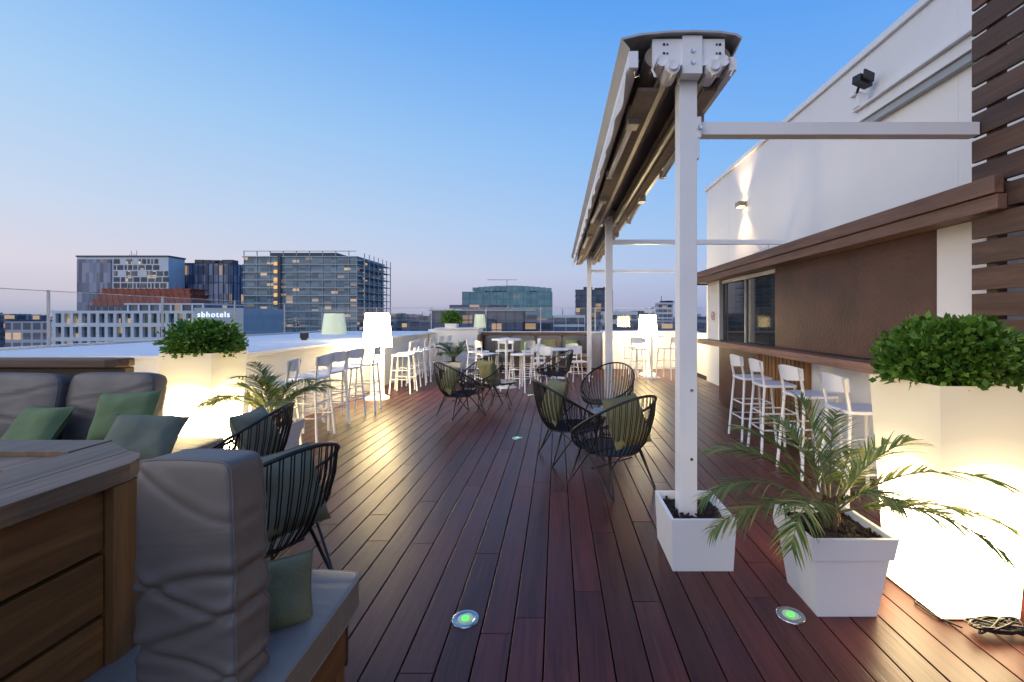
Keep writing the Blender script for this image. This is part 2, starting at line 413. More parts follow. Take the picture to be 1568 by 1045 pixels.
for s_ in range(4):
    ya=Y0+(Y1-Y0)*s_/4+.004; yb=Y0+(Y1-Y0)*(s_+1)/4
    vs=[];
    for (px,pz) in prof: vs+=[(px,ya,pz),(px,yb,pz)]
    for (px,pz) in prof: vs+=[(.75+(px-.75)*.975,ya,pz-.012),(.75+(px-.75)*.975,yb,pz-.012)]
    fs=[]
    for i in range(n-1):
        a=2*i; fs.append((a,a+2,a+3,a+1)); c=2*n+2*i; fs.append((c,c+1,c+3,c+2)); fs.append((a,c,c+2,a+2)); fs.append((a+1,a+3,c+3,c+1))
    fs.append((0,1,2*n+1,2*n)); e=2*(n-1); fs.append((e,2*n+e,2*n+e+1,e+1))
    b.add(vs,fs,COVER)
def ln(x,z,r,mat,nn=14,ya=Y0+.06,yb=Y1-.05): b.tube([(x,ya,z),(x,yb,z)],r,mat,nn)
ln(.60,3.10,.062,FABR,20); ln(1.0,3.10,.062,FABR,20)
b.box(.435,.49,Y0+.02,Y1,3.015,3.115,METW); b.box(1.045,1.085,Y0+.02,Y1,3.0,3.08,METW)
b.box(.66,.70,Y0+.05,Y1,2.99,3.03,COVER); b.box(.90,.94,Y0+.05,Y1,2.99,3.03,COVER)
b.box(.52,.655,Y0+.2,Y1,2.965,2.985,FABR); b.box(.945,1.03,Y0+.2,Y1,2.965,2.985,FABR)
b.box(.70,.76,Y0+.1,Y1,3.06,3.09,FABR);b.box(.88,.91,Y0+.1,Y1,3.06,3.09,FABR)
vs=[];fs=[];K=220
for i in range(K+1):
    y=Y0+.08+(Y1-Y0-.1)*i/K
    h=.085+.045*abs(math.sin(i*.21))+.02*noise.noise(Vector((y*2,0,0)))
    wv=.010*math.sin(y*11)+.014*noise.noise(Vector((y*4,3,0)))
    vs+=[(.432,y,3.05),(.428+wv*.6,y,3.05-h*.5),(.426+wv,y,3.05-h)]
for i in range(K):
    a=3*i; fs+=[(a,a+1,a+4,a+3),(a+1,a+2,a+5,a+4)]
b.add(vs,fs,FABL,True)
for sgn,xa in ((-1,.56),(1,1.035)):
    for ys in (3.4,5.6,8.0,10.3):
        b.tube([(xa,ys,2.95),(xa+sgn*.03,ys+1.2,2.93)],.022,METW if sgn<0 else COVER,8)
        b.tube([(xa+sgn*.03,ys+1.2,2.91),(xa+sgn*.03,ys+1.2,2.98)],.035,COVER,12)
        b.tube([(xa+sgn*.03,ys+1.2,2.955),(xa-.01*sgn,ys+.2,2.99)],.017,METW,8)
        b.box(xa-.04,xa+.04,ys-.06,ys+.06,2.92,3.06,COVER)
for y in PY:
    yy=y-.13 if y<3 else y-.05
    b.box(.58,1.02,yy,yy+.10,3.04,3.20,METW)
    b.box(.76,.88,yy-.012,yy+.12,2.985,3.215,METW)
    for sx in (-1,1):
        c=.82+sx*.125
        b.tube([(c,yy-.035,3.015),(c,yy+.12,3.015)],.045,METW,18)
        b.tube([(c,yy-.055,3.015),(c,yy-.035,3.015)],.028,METW,14)
        c2=.82+sx*.185
        b.tube([(c2,yy-.02,3.06),(c2,yy+.12,3.06)],.035,METW,16)
        b.tube([(c2+sx*.03,yy-.02,3.07),(c2+sx*.06,yy-.02,3.0),(c2+sx*.04,yy-.02,2.96)],.008,METW,6)
        for q in (-.012,.022):
            b.tube([(.82+sx*.17,yy-.004,3.13+q*1.6),(.82+sx*.17,yy+.001,3.13+q*1.6)],.008,BLKP,10)
            b.tube([(.82+sx*.15,yy-.004,3.13+q*1.6),(.82+sx*.15,yy+.001,3.13+q*1.6)],.006,BLKP,10)
    b.tube([(.82,yy-.02,3.12),(.82,yy-.012,3.12)],.012,STEEL,10); b.tube([(.82,yy-.02,3.05),(.82,yy-.012,3.05)],.012,STEEL,10)
    b.tube([(.50,yy+.02,3.08),(.47,yy+.02,3.03),(.48,yy+.02,2.98),(.505,yy+.02,2.99)],.007,STEEL,6)
b.finish("retractable_awning",bevel=.003)
b=B(); b.potbox(.866,2.92,0,.316,.36,.385,.018,PLAST,SOIL,0,.05,.42,.46); b.finish("white_post_planter_box",bevel=.008)

# ------------------------------------------------------------------ bar kiosk right
b=B()
b.box(2.98,3.58,2.9,8.35,.0,1.02,WHITEW)
b.box(2.67,2.86,2.75,8.70,1.03,1.115,WOODC); b.box(2.865,3.1,2.75,8.70,1.03,1.115,WOODC)
b.box(2.94,2.978,6.75,8.30,.02,1.0,CORTEN)
for i in range(14):
    y=5.35+i*.1; b.box(2.93,2.978,y,y+.075,.02,1.028,WOODZ)
b.box(2.945,2.978,2.95,5.3,0,.10,GREYM)
b.box(2.60,2.66,2.70,8.95,2.15,2.24,WOODC); b.box(2.58,2.64,2.70,8.97,2.245,2.35,WOODC)
b.box(2.665,3.55,2.75,8.93,2.20,2.33,WOODX)
b.box(2.61,3.5,8.935,8.965,2.15,2.24,WOODX)
b.box(2.68,3.5,2.8,8.85,2.17,2.198,WOODC)
b.box(2.84,3.4,8.02,8.62,1.116,2.168,WHITEW); b.box(2.84,3.3,2.95,3.42,1.116,2.168,WHITEW); b.box(2.82,2.838,7.96,8.0,1.117,2.165,METW)
b.box(2.86,2.90,3.425,6.0,1.13,2.168,CORTEN); b.box(2.86,3.0,3.425,8.0,1.116,1.128,BLKP)
b.box(2.90,2.915,6.02,7.99,1.13,2.10,DGLASS); b.box(2.88,2.92,6.005,7.995,2.105,2.16,METW); b.box(2.875,2.925,6.98,7.02,1.13,2.10,GREYM)
b.box(3.35,3.59,2.9,8.9,1.116,2.19,WHITEW)
b.finish("bar_kiosk",bevel=.004)
b=B(); b.tube([(2.835,8.3,1.55),(2.83,8.3,1.55)],.09,PLAST,24); b.tube([(2.83,8.3+.07*math.cos(a*.2618),1.55+.07*math.sin(a*.2618)) for a in range(24)],.008,emit("sign_red",(.5,.02,.02),.1),6,True)
b.tube([(2.828,8.25,1.6),(2.828,8.35,1.5)],.006,BLKP,6)
b.finish("no_smoking_sign")
b=B()
b.box(3.6,9,-3,11.0,0,4.55,WHITEW); b.box(3.56,9,-3,11.04,4.553,4.63,WHITE)
b.box(3.50,3.598,-3,5.35,3.78,3.90,WHITE); b.box(3.45,3.598,-3,5.35,3.903,3.925,WHITE)
b.box(3.53,3.598,-3,5.3,3.70,3.775,GREYM)
for y in (4.1,7.0,9.6): b.box(3.5965,3.6,y,y+.006,2.4,4.55,WHITE)
b.finish("white_rooftop_building",bevel=.004)
b=B()
b.box(3.44,3.56,5.22,5.33,3.93,4.08,WHITE); b.box(3.40,3.5,5.24,5.32,4.06,4.10,METW)
b.box(-.10,.10,-.05,.05,-.045,.045,BLKP,T(3.44,5.15,4.17,0,R(8),R(20))); b.box(-.08,.08,-.07,-.05,-.04,.06,BLKP,T(3.44,5.13,4.19,0,R(8),R(20))); b.tube([(3.44,5.25,4.08),(3.44,5.2,4.16)],.015,BLKP,8)
b.finish("wall_floodlight",bevel=.005)
b=B(); yq=8.75; zq=3.68
b.box(3.585,3.599,yq-.05,yq+.05,zq-.06,zq+.06,STEEL); b.box(3.44,3.584,yq-.09,yq+.09,zq-.045,zq+.045,plain("bronze",(.35,.25,.14),.3,.1,5,0,metal=.6))
b.box(3.46,3.57,yq-.07,yq+.07,zq+.046,zq+.048,WARM); b.box(3.46,3.57,yq-.07,yq+.07,zq-.048,zq-.046,WARM)
b.finish("wall_sconce")
def spot(loc,rot,e,ang,col=(1,.66,.34),bl=.9,size=.03):
    l=bpy.data.lights.new("sconce_light",'SPOT'); l.energy=e; l.spot_size=ang; l.spot_blend=bl; l.color=col; l.shadow_soft_size=size
    o=bpy.data.objects.new("sconce_light",l); sc.collection.objects.link(o); o.location=loc; o.rotation_euler=rot; return o
spot((3.46,yq,zq+.07),(R(180),0,0),70,R(95)); spot((3.46,yq,zq-.07),(0,0,0),85,R(95))
b=B(); z=.05; 
while z<4.6:
    b.box(2.665,2.69,-.4,2.94,z,z+.140,SLAT); z+=.163
for y in (2.80,1.6,.4): b.box(2.695,2.76,y,y+.07,0,4.7,SLAT)
b.finish("slatted_wood_screen",bevel=.003)
b=B()
for i in range(30):
    a=random.random()*6.28; r=random.random()*.25
    b.tube([(0,0,0),(math.cos(a)*r*.5,math.sin(a)*r*.5,.12+random.random()*.1),(math.cos(a)*r,math.sin(a)*r,.08+random.random()*.2)],.006,METW,4)
b.finish("roof_bird_spikes",(3.2,6.9,2.36))

# ------------------------------------------------------------------ luminous planters with topiary
def bush(b,c,rad,n,size):
    cx,cy,cz=c; rx,ry,rz=rad
    vs=[];fs=[];nu,nv=24,14
    for i in range(nv+1):
        for j in range(nu):
            th=math.pi*i/nv; ph=2*math.pi*j/nu
            d=Vector((math.sin(th)*math.cos(ph),math.sin(th)*math.sin(ph),math.cos(th)))
            k=.72+.14*noise.noise(d*3.1)
            vs.append((cx+d.x*rx*k,cy+d.y*ry*k,cz+d.z*rz*k))
    for i in range(nv):
        for j in range(nu): fs.append((i*nu+j,(i+1)*nu+j,(i+1)*nu+(j+1)%nu,i*nu+(j+1)%nu))
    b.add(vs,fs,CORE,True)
    for q in range(n):
        d=Vector((random.gauss(0,1),random.gauss(0,1),random.gauss(0,1))).normalized()
        if d.z<-.45: continue
        k=(.73+random.random()**1.3*.27+.20*noise.noise(d*3.1)+.20*noise.noise(d*8))
        if random.random()<.05:k+=.14
        p=Vector((cx+d.x*rx*k,cy+d.y*ry*k,cz+d.z*rz*k))
        t=(d+Vector((random.gauss(0,.6),random.gauss(0,.6),random.gauss(.3,.6)))).normalized()
        u=t.cross(Vector((random.gauss(0,1),random.gauss(0,1),random.gauss(0,1)))).normalized()
        nn=t.cross(u)
        l=size*random.uniform(.7,1.25); w=l*.33
        b.add([p,p+t*l*.45+u*w+nn*l*.08,p+t*l,p+t*l*.45-u*w+nn*l*.08],[(0,1,2),(0,2,3)],LEAF,True)
def lum_planter(cx,cy,n,leaf,rad,cz,mat):
    b=B(); b.potbox(0,0,0.01,1.17,.39,.50,.02,mat,SOIL,0,.04); b.box(-.19,.19,-.19,.19,0.0,.009,BLKP)
    b.finish("illuminated_square_planter",(cx,cy,0),0,.012)
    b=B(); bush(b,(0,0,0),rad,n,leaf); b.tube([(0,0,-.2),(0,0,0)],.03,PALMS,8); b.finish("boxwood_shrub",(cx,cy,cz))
lum_planter(2.10,2.46,7000,.042,(.32,.28,.225),1.265,GPL)
lum_planter(-3.50,4.55,4500,.045,(.32,.31,.23),1.235,GPL2)
b=B(); bush(b,(0,0,0),(.3,.3,.25),1800,.06); b.potbox(0,0,-.45,-.12,.3,.36,.02,PLAST,SOIL); b.finish("potted_boxwood_shrub",(-3.2,13.9,1.22+.45-.2),0)

# ------------------------------------------------------------------ palms
def palm(name,loc,fr,L0,pot=True,rep_=2,wid=.0055):
    b=B()
    if pot: b.potbox(0,0,0,.417,.30,.43,.02,PLAST,SOIL,.11,.035)
    zb=.38
    for k in range(22):
        a=random.random()*6.28; r=.015+random.random()*.03
        b.tube([(r*math.cos(a),r*math.sin(a),zb-.01),(r*1.1*math.cos(a),r*1.1*math.sin(a),zb+.06),(r*.7*math.cos(a),r*.7*math.sin(a),zb+.13+random.random()*.04)],.010,FIBRE,5)
    for (az,el,ln_,droop) in fr:
        az=R(az); e=R(el); p=Vector((.02*math.cos(az),.02*math.sin(az),zb+.08)); n=30; pts=[p.copy()]; st=ln_*L0/n; tans=[]
        h=Vector((math.cos(az),math.sin(az),0)); side=Vector((-math.sin(az),math.cos(az),0)); sway=random.uniform(-.3,.3)
        for i in range(n):
            ee=e-R(droop)*(i/n)**1.5
            hh=(h+side*sway*(i/n)).normalized()
            t=hh*math.cos(ee)+Vector((0,0,1))*math.sin(ee); tans.append(t); p=p+t*st; pts.append(p.copy())
        b.tube(pts,.004,PALMS,5,rs=[.006*(1-i/(n+2)) +.001 for i in range(n+1)])
        for i in range(7,n+1):
            f=(i-7)/(n-7)
            for sg in (-1,1):
              for rep in range(rep_):
                if random.random()<.2: continue
                t=tans[min(i,n-1)]; s2=side*sg
                ll=L0*(.29*math.sin(math.pi*(.18+.72*f))+.05)*random.uniform(.75,1.15)
                fan=.75+.9*f+random.uniform(-.2,.25)
                d=(s2+t*fan+Vector((0,0,.35+random.uniform(-.2,.2)))).normalized()
                q=pts[i]-t*st*random.random(); w=wid; strip=[];M=5
                wd=d.cross(Vector((0,0,1)))
                if wd.length<.1: wd=t
                wd.normalize(); wd=(wd+Vector((0,0,random.uniform(-.5,.5)))).normalized()
                g=random.uniform(.07,.15)
                for m in range(M+1):
                    ww=w*(1-(m/M)**1.7)+.0003
                    strip+=[q+wd*ww,q-wd*ww]
                    d=(d+Vector((0,0,-g-.06*m/M))).normalized()
                    q=q+d*ll/M
                b.add(strip,[(2*m,2*m+1,2*m+3,2*m+2) for m in range(M)],PALM,True)
    b.finish(name,loc)
palm("potted_palm",(1.46,2.45,0),[(-22,48,1.35,78),(18,56,1.15,60),(-48,32,1.15,72),(60,70,1.05,55),(100,66,1.05,62),(152,52,1.15,75),(178,36,1.2,75),(196,22,1.15,70),(222,40,1.05,105),(285,60,.7,90),(-10,64,1.15,62),(95,82,1.0,35),(165,66,1.05,60),(-30,26,1.2,55),(40,45,1.1,70)],.62)
palm("potted_palm",(-2.95,4.75,0),[(i*360/14+random.uniform(-8,8),random.uniform(35,78),random.uniform(.8,1.1),random.uniform(60,95)) for i in range(14)],.74,wid=.008)
palm("potted_palm",(-2.6,11.5,0),[(i*360/12+random.uniform(-8,8),random.uniform(35,78),random.uniform(.8,1.1),random.uniform(60,95)) for i in range(12)],.75,wid=.009)

# ------------------------------------------------------------------ lamps
def lamp(x,y):
    b=B(); b.lathe([(.21,0),(.215,.03),(.13,.07),(.12,.2),(.12,.95)],(0,0,0),GLP); b.lathe([(.265,.97),(.262,1.0),(.235,1.3),(.215,1.58),(.205,1.6)],(0,0,0),GLP)
    b.finish("illuminated_floor_lamp",(x,y,0))
lamp(-3.36,8.55); lamp(2.42,12.2)
b=B(); b.lathe([(.30,1.1),(.24,1.62),(.23,1.63)],(0,0,0),GLP2); b.finish("illuminated_lampshade",(-5.75,11.8,0))
b=B(); b.lathe([(.19,1.1),(.15,1.5),(.14,1.51)],(0,0,0),GLP2); b.finish("illuminated_lampshade",(-2.4,14.2,0.12))

b=B(); b.lathe([(.068,-.01),(.068,.004),(.064,.006),(.045,.006),(.042,.003)],(0,0,0),STEEL,28); b.lathe([(.040,.0),(.039,.0045)],(0,0,0),LEDW,20); b.lathe([(.020,.0),(.018,.008)],(0,0,0),GREENLED,16)
me=b.finish("recessed_deck_light",(-.457,2.28,0)).data
for p in ((-.50,5.74),(-.52,8.97),(1.18,2.31)): place(me,"recessed_deck_light",(p[0],p[1],0))

# ------------------------------------------------------------------ cord chairs
b=B()
def rim(t):
    k=((1-math.sin(t))/2)**1.15
    return Vector((.37*math.cos(t),.35*math.sin(t)-.06*k+.02,.41+.44*k))
def seatr(t): return Vector((.25*math.cos(t),.26*math.sin(t)+.03,.355-.03*(1-math.sin(t))/2))
NR=48
b.tube([rim(2*math.pi*i/NR) for i in range(NR)],.0115,BLACK,8,True)
b.tube([seatr(2*math.pi*i/NR) for i in range(NR)],.009,BLACK,8,True)
NC=92
for i in range(NC):
    t=2*math.pi*(i+.5*(i%2)*.8)/NC; a=rim(t); c=seatr(t); m=a*.45+c*.55
    m.x*=1.10; m.y=m.y+ (.04*math.sin(t)); m.z-=.03
    q1=(a+m)/2+Vector((.012*math.cos(t),.012*math.sin(t),0)); q2=(m+c)/2+Vector((.012*math.cos(t),.012*math.sin(t),-.012))
    b.tube([a,q1,m,q2,c],.0042,BLACK,4)
for i in range(30):
    x=-.24+.48*i/29; h=.26*math.sqrt(max(0,1-(x/.25)**2))
    b.tube([(x,.03-h,.335),(x,.03,.318),(x,.03+h,.352)],.0042,BLACK,4)
b.tube([(x,.03,.322) for x in (-.25,-.1,.1,.25)],.006,BLACK,5)
for sx in (-1,1):
    b.tube([seatr(R(90-sx*48)),(sx*.27,.30,0)],.0095,BLACK,8)
    b.tube([seatr(R(-90+sx*48)),(sx*.26,-.27,0)],.0095,BLACK,8)
    b.tube([rim(R(-90+sx*62)),(sx*.335,-.12,.45),(sx*.27,.05,.30),(sx*.27,.30,0)],.008,BLACK,8)
    b.tube([rim(R(90-sx*62)),(sx*.31,-.02,.34),(sx*.26,-.27,0)],.008,BLACK,8)
b.tube([(.26,.0,.2),(-.26,.0,.2)],.006,BLACK,6)
CH=((-2.42,3.42,100),(-1.60,2.46,66),(-1.50,7.05,-50),(-1.32,7.95,140),(.50,4.12,38),(.13,4.95,-72),(.70,6.4,150),(-.05,9.6,60))
ch=b.finish("cord_lounge_chair",(CH[0][0],CH[0][1],0),R(CH[0][2])).data
for (x,y,t) in CH[1:]: place(ch,"cord_lounge_chair",(x,y,0),R(t))
def pil(name,M,mat,s=.44,seed=1,th=.17):
    b=B(); b.pillow(s,s,th,Matrix(),mat,seed); o=b.finish(name); o.matrix_world=M; return o
def inchair(c,mat,seed,tilt=68,s=.42,dz=0):
    x,y,t=c; M=T(x,y,0,0,0,R(t))@T(.0,-.17,.57+dz,R(tilt),0,R(random.uniform(-5,5))); pil("throw_pillow",M,mat,s,seed)
inchair(CH[0],GREYG,1,68,.44,.03); inchair(CH[1],GREYG,2,64,.44,.02); inchair(CH[2],OLIVE,3); inchair(CH[3],OLIVE,4); inchair(CH[4],OLIVE,5,66,.44,.04); inchair(CH[5],OLIVE,6,76,.46,.05)
def ltable(x,y,z=.45,r=.27):
    b=B(); b.lathe([(r,z-.012),(r+.004,z-.006),(r,z)],(0,0,0),plain("table_top_dark",(.03,.03,.032),.15,.1,5,0) ,36)
    b.tube([(r*math.cos(a*.2618),r*math.sin(a*.2618),z-.02) for a in range(24)],.009,BLACK,6,True)
    for k in range(4):
        a=R(45+90*k); b.tube([(r*.9*math.cos(a),r*.9*math.sin(a),z-.02),(r*.55*math.cos(a),r*.55*math.sin(a),z*.5),(r*.95*math.cos(a),r*.95*math.sin(a),0)],.008,BLACK,6)
    b.tube([(r*.55*math.cos(a*.2618),r*.55*math.sin(a*.2618),z*.5) for a in range(24)],.006,BLACK,6,True)
    b.finish("round_side_table",(x,y,0))
ltable(.62,5.15); ltable(-.95,7.65); ltable(-2.05,2.85,.40,.22)

# ------------------------------------------------------------------ white stools
def stoolmesh(h,name,loc,rz,low=False):
    b=B(); bw=.21; tw=.16; bh=h+.27 if not low else h+.36
    for sx in (-1,1):
        b.tube([(sx*bw,bw,0),(sx*tw,tw,h-.01)],.015,METW,8)
        b.tube([(sx*bw,-bw,0),(sx*tw,-tw,h),(sx*(tw+.01),-tw-.05,bh)],.015,METW,8)
    for zz in ((.28,.46) if not low else (.2,)):
        k=bw+(tw-bw)*zz/h
        b.tube([(k,k,zz),(-k,k,zz),(-k,-k,zz),(k,-k,zz)],.010,METW,6,True)
    b.cushion((.39,.38,.035),T(0,0,h),PLAST,10,.0,.0,0,7)
    vs=[];fs=[];n=10
    for i in range(n+1):
        u=-1+2*i/n; x=u*.19; y=-tw-.075+.045*u*u
        hh=.13 if not low else .2
        for dy in (0,.012): vs+=[(x,y+dy,bh-hh+.02*abs(u)),(x,y+dy-.01,bh+.02-.02*u*u)]
    for i in range(n):
        a=4*i; fs+=[(a,a+4,a+5,a+1),(a+2,a+3,a+7,a+6),(a+1,a+5,a+7,a+3),(a,a+2,a+6,a+4)]
    fs+=[(0,1,3,2),(4*n,4*n+2,4*n+3,4*n+1)]
    b.add(vs,fs,PLAST,False)
    return b.finish(name,loc,rz).data
st=stoolmesh(.76,"white_bar_stool",(2.45,5.75,0),R(-90))
for y,x,t in ((5.15,2.44,-94),(4.45,2.46,-86),(3.75,2.47,-92)): place(st,"white_bar_stool",(x,y,0),R(t))
for y in (5.15,5.75,6.35,6.9,7.45,9.3,9.85,10.4,11.0,11.7,12.4): place(st,"white_bar_stool",(-3.16+random.uniform(-.05,.05),y,0),R(90+random.uniform(-14,14)))
for (x,y,t) in ((-1.45,9.5,-60),(-.72,9.45,60),(-1.2,10.5,180),(-1.75,10.2,-110),(-.6,10.3,100),(2.05,11.2,-30),(2.75,11.4,50),(2.0,12.0,-120)): place(st,"white_bar_stool",(x,y,0),R(t))
lo=stoolmesh(.46,"white_dining_chair",(-.35,10.6,0),R(160),True)
for (x,y,t) in ((.5,11.0,200),(-.5,12.0,0),(.3,12.3,30),(-2.2,12.1,-70)): place(lo,"white_dining_chair",(x,y,0),R(t))
def htable(x,y,z,name="white_high_table",r=.32):
    b=B(); b.lathe([(r,z-.03),(r+.003,z-.01),(r-.004,z)],(0,0,0),PLAST,32); b.lathe([(.22,0),(.22,.012),(.04,.03),(.032,.06),(.032,z-.03)],(0,0,0),METW,20); b.finish(name,(x,y,0))
htable(-1.1,9.95,1.06); htable(2.4,11.6,1.06); htable(0,11.5,.74,"white_dining_table",.36)

# ------------------------------------------------------------------ near lounge sofa (left foreground)
b=B()
for i,(z0,z1) in enumerate(((.10,.245),(.258,.405),(.418,.595),(.610,.785),(.800,.985))):
    b.box(-1.405,-1.375,.3,1.386,z0,z1,WOODD)
b.box(-1.43,-1.41,.3,1.385,.08,.985,UNDER)  # near-black sheet added behind the planks, stands in for shade in the gaps
b.box(-1.41,-1.352,1.392,1.49,.04,.985,WOODZ)
b.box(-1.50,-1.435,1.40,1.49,.04,.985,WOODZ)
b.box(-2.5,-1.51,1.47,1.50,.04,.985,WOODX)
for y in (.72,1.05):
    for z in (.18,.33,.5,.7,.89): b.tube([(-1.376,y,z),(-1.3735,y,z)],.005,STEEL,8)
b.prism([(-1.345,.3),(-1.345,1.44),(-1.37,1.50),(-1.415,1.55),(-1.47,1.575),(-1.475,.3)],.99,1.045,WOODT)
b.prism([(-1.48,.3),(-1.48,1.58),(-1.60,1.66),(-1.66,1.70),(-1.66,.3)],.99,1.043,WOODT)
b.box(-2.7,-1.665,1.56,1.71,.99,1.046,WOODT); b.box(-2.7,-1.665,1.42,1.555,.985,1.03,WOODT); b.box(-2.7,-1.665,.3,1.415,.97,1.01,WOODT)
b.box(-1.37,-.86,.5,1.86,.10,.31,WOODD); b.box(-1.37,-.86,1.865,1.885,.08,.31,WOODX)
for x in (-1.33,-.92):b.box(x,x+.06,1.78,1.85,0,.1,WOODZ)
b.finish("wooden_lounge_sofa",bevel=.006)
def cush(name,size,M,mat,**k):
    b=B(); b.cushion(size,Matrix(),mat,**k); o=b.finish(name); o.matrix_world=M; return o
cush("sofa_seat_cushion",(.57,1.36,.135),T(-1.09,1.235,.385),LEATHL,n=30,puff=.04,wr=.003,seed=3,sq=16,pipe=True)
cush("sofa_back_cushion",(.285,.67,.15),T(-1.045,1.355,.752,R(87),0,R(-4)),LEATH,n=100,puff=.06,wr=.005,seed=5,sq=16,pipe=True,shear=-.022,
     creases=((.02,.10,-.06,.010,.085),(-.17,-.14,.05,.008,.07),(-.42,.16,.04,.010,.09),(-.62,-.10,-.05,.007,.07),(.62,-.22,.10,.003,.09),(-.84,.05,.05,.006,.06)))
pil("throw_pillow",T(-.99,1.60,.53,R(60),0,R(30)),OLIVE,.24,8,.11)

# ------------------------------------------------------------------ far-left corner sofa
b=B()
b.box(-6.0,-3.88,4.10,4.20,.05,1.06,WOODX); b.prism([(-6.0,4.02),(-3.98,4.02),(-3.90,4.05),(-3.86,4.12),(-3.88,4.20),(-3.95,4.24),(-6.0,4.24)],1.065,1.14,WOODX)
b.box(-6.0,-2.9,3.30,4.05,.08,.32,WOODX)
b.box(-5.2,-3.89,4.02,4.09,.6,.72,WOODX)
b.finish("corner_lounge_sofa",bevel=.01)
for x,wd_,sd in ((-3.80,.72,11),(-4.64,.90,12),(-5.56,.90,13)):
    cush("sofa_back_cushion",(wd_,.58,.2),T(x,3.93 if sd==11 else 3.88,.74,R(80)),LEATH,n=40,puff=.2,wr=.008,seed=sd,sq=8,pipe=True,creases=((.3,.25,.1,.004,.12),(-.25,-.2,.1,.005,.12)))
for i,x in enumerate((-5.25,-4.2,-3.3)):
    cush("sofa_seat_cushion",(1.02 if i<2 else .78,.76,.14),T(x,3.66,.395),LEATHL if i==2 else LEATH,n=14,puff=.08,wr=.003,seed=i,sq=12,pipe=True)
pil("throw_pillow",T(-3.52,3.72,.70,R(66),0,R(15)),GREEN,.42,31)
pil("throw_pillow",T(-3.18,3.50,.58,R(38),R(8),R(24)),GREYG,.46,32)
pil("throw_pillow",T(-4.15,3.62,.60,R(55),0,R(-8)),GREEN,.44,33)

# cable tangle
b=B()
for q in range(4):
    pts=[]
    for i in range(60):
        a=i*.33+q*2
        pts.append((2.05+.10*math.cos(a)*(1+.4*noise.noise(Vector((i*.1,q,0))))+.0012*i,2.17+.045*math.sin(a*1.1+q),.010+.035*(1+noise.noise(Vector((i*.15,q*3,5))))))
    b.tube(pts,.005,BLKP,6)
b.tube([(2.15,2.16,.02),(2.28,2.08,.012),(2.5,2.05,.01),(2.7,2.3,.01)],.005,BLKP,6)
b.tube([(2.00,2.20,.03),(2.06,2.17,.035)],.019,BLKP,8)
b.tube([(1.93,2.45,.008),(1.88,2.40,.008),(1.89,2.30,.008),(1.95,2.20,.012)],.005,BLKP,6)
b.finish("black_power_cable")

# ------------------------------------------------------------------ city
F_GL=facade("tower_glass",[(.05,.10,.14),(.10,.18,.23),(.18,.28,.34),(.07,.12,.17)],2.6,1.05,.08,.22,ls=.55)
F_TEAL=facade("teal_glass",[(.07,.19,.23),(.13,.29,.33),(.09,.23,.26)],3.2,2.2,.04,.2,ls=.4)
F_DK=facade("dark_glass",[(.035,.05,.08),(.08,.12,.18),(.045,.07,.12)],3,2.5,.10,.3,ls=.5)
F_BL=facade("blue_panel",[(.05,.08,.15),(.22,.27,.38),(.08,.12,.21),(.04,.05,.10)],1.6,4.4,.03,.4)
F_HT=facade("hotel_glass",[(.02,.03,.045),(.05,.07,.09),(.10,.12,.15)],1.4,1.5,.22,.3,litcol=(1,.7,.35),ls=.8)
F_C1=facade("city_a",[(.05,.07,.11),(.11,.14,.19)],4,3.2,.08,.7,frame=(.20,.23,.30),ls=.6)  # city blocks: distance haze painted in as a bluish tint
F_C2=facade("city_b",[(.04,.05,.08),(.08,.10,.14)],5,3.0,.10,.7,frame=(.11,.13,.18),ls=.6)
F_C3=facade("city_c",[(.06,.08,.12),(.10,.13,.17)],3.4,3.4,.06,.7,frame=(.33,.35,.41),ls=.6)
PANELW=plain("pale_panel",(.50,.56,.62),.5,.06,.3,0)
PANELL=plain("light_slab",(.32,.40,.43),.5,.06,.3,0)
PDK=plain("dark_structure",(.05,.055,.07),.6,.1,.3,0)
ORNG=plain("orange_scaffold",(.26,.07,.04),.7,.3,.5,0)
LITO=emit("lit_office",(1,.55,.2),.5)
def PX(px,D): return (px-853)/700*D
def PZ(py,D): return 1.5+(488-py)/700*D
def slab_tower(x0,x1,yt,D,dep,glass,slab,fh,ov=.5,mull=0,roof=True,sl=.5,zb=-22):
    b=B(); X0,X1,Z=PX(x0,D),PX(x1,D),PZ(yt,D)
    b.box(X0,X1,D,D+dep,zb,Z-.6,glass)
    z=Z-.6
    while z>-12:
        b.box(X0-ov,X1+ov,D-ov,D+dep+ov,z,z+sl,slab); z-=fh
    if mull:
        x=X0
        while x<X1: b.box(x-.08,x+.08,D-.25,D-.01,-12,Z-.6,slab); x+=mull
        y=D
        while y<D+dep: b.box(X1+.01,X1+.25,y-.08,y+.08,-12,Z-.6,slab); y+=mull
    if roof:
        for q in range(5):
            rx=X0+(X1-X0)*random.uniform(.1,.8); w=random.uniform(2,6)
            b.box(rx,rx+w,D+dep*.3,D+dep*.6,Z-.1,Z+random.uniform(.8,2.0),slab if q%2 else PDK)
    return b,X0,X1,Z
D=185
b,X0,X1,Z=slab_tower(374,546,392,D,29,F_GL,PANELL,3.15,.5,5.3,True,.42)
b.box(X0+8,X1-10,D+4,D+24,Z,Z+1.8,PDK); 
for i in range(9): b.box(X0+i*5.3,X0+i*5.3+.25,D-.5,D-.2,Z,Z+1.9,PANELL)
b.box(X0,X1,D-.5,D-.3,Z+1.7,Z+1.95,PANELL)
b.box(X0+14,X0+15.2,D-.9,D-.55,-12,Z,PDK)
for k in range(7): b.box(X0+12.5,X0+13.9,D-.95,D-.56,Z-4-k*3.15,Z-2.6-k*3.15,LITO)
for i in range(7):
    y=D+i*4.8; b.box(X1+3.0,X1+3.3,y,y+.3,-12,Z+1,PANELL)
for k in range(8): b.box(X1+.5,X1+3.3,D,D+29,Z-2-k*3.15,Z-1.8-k*3.15,PANELL)
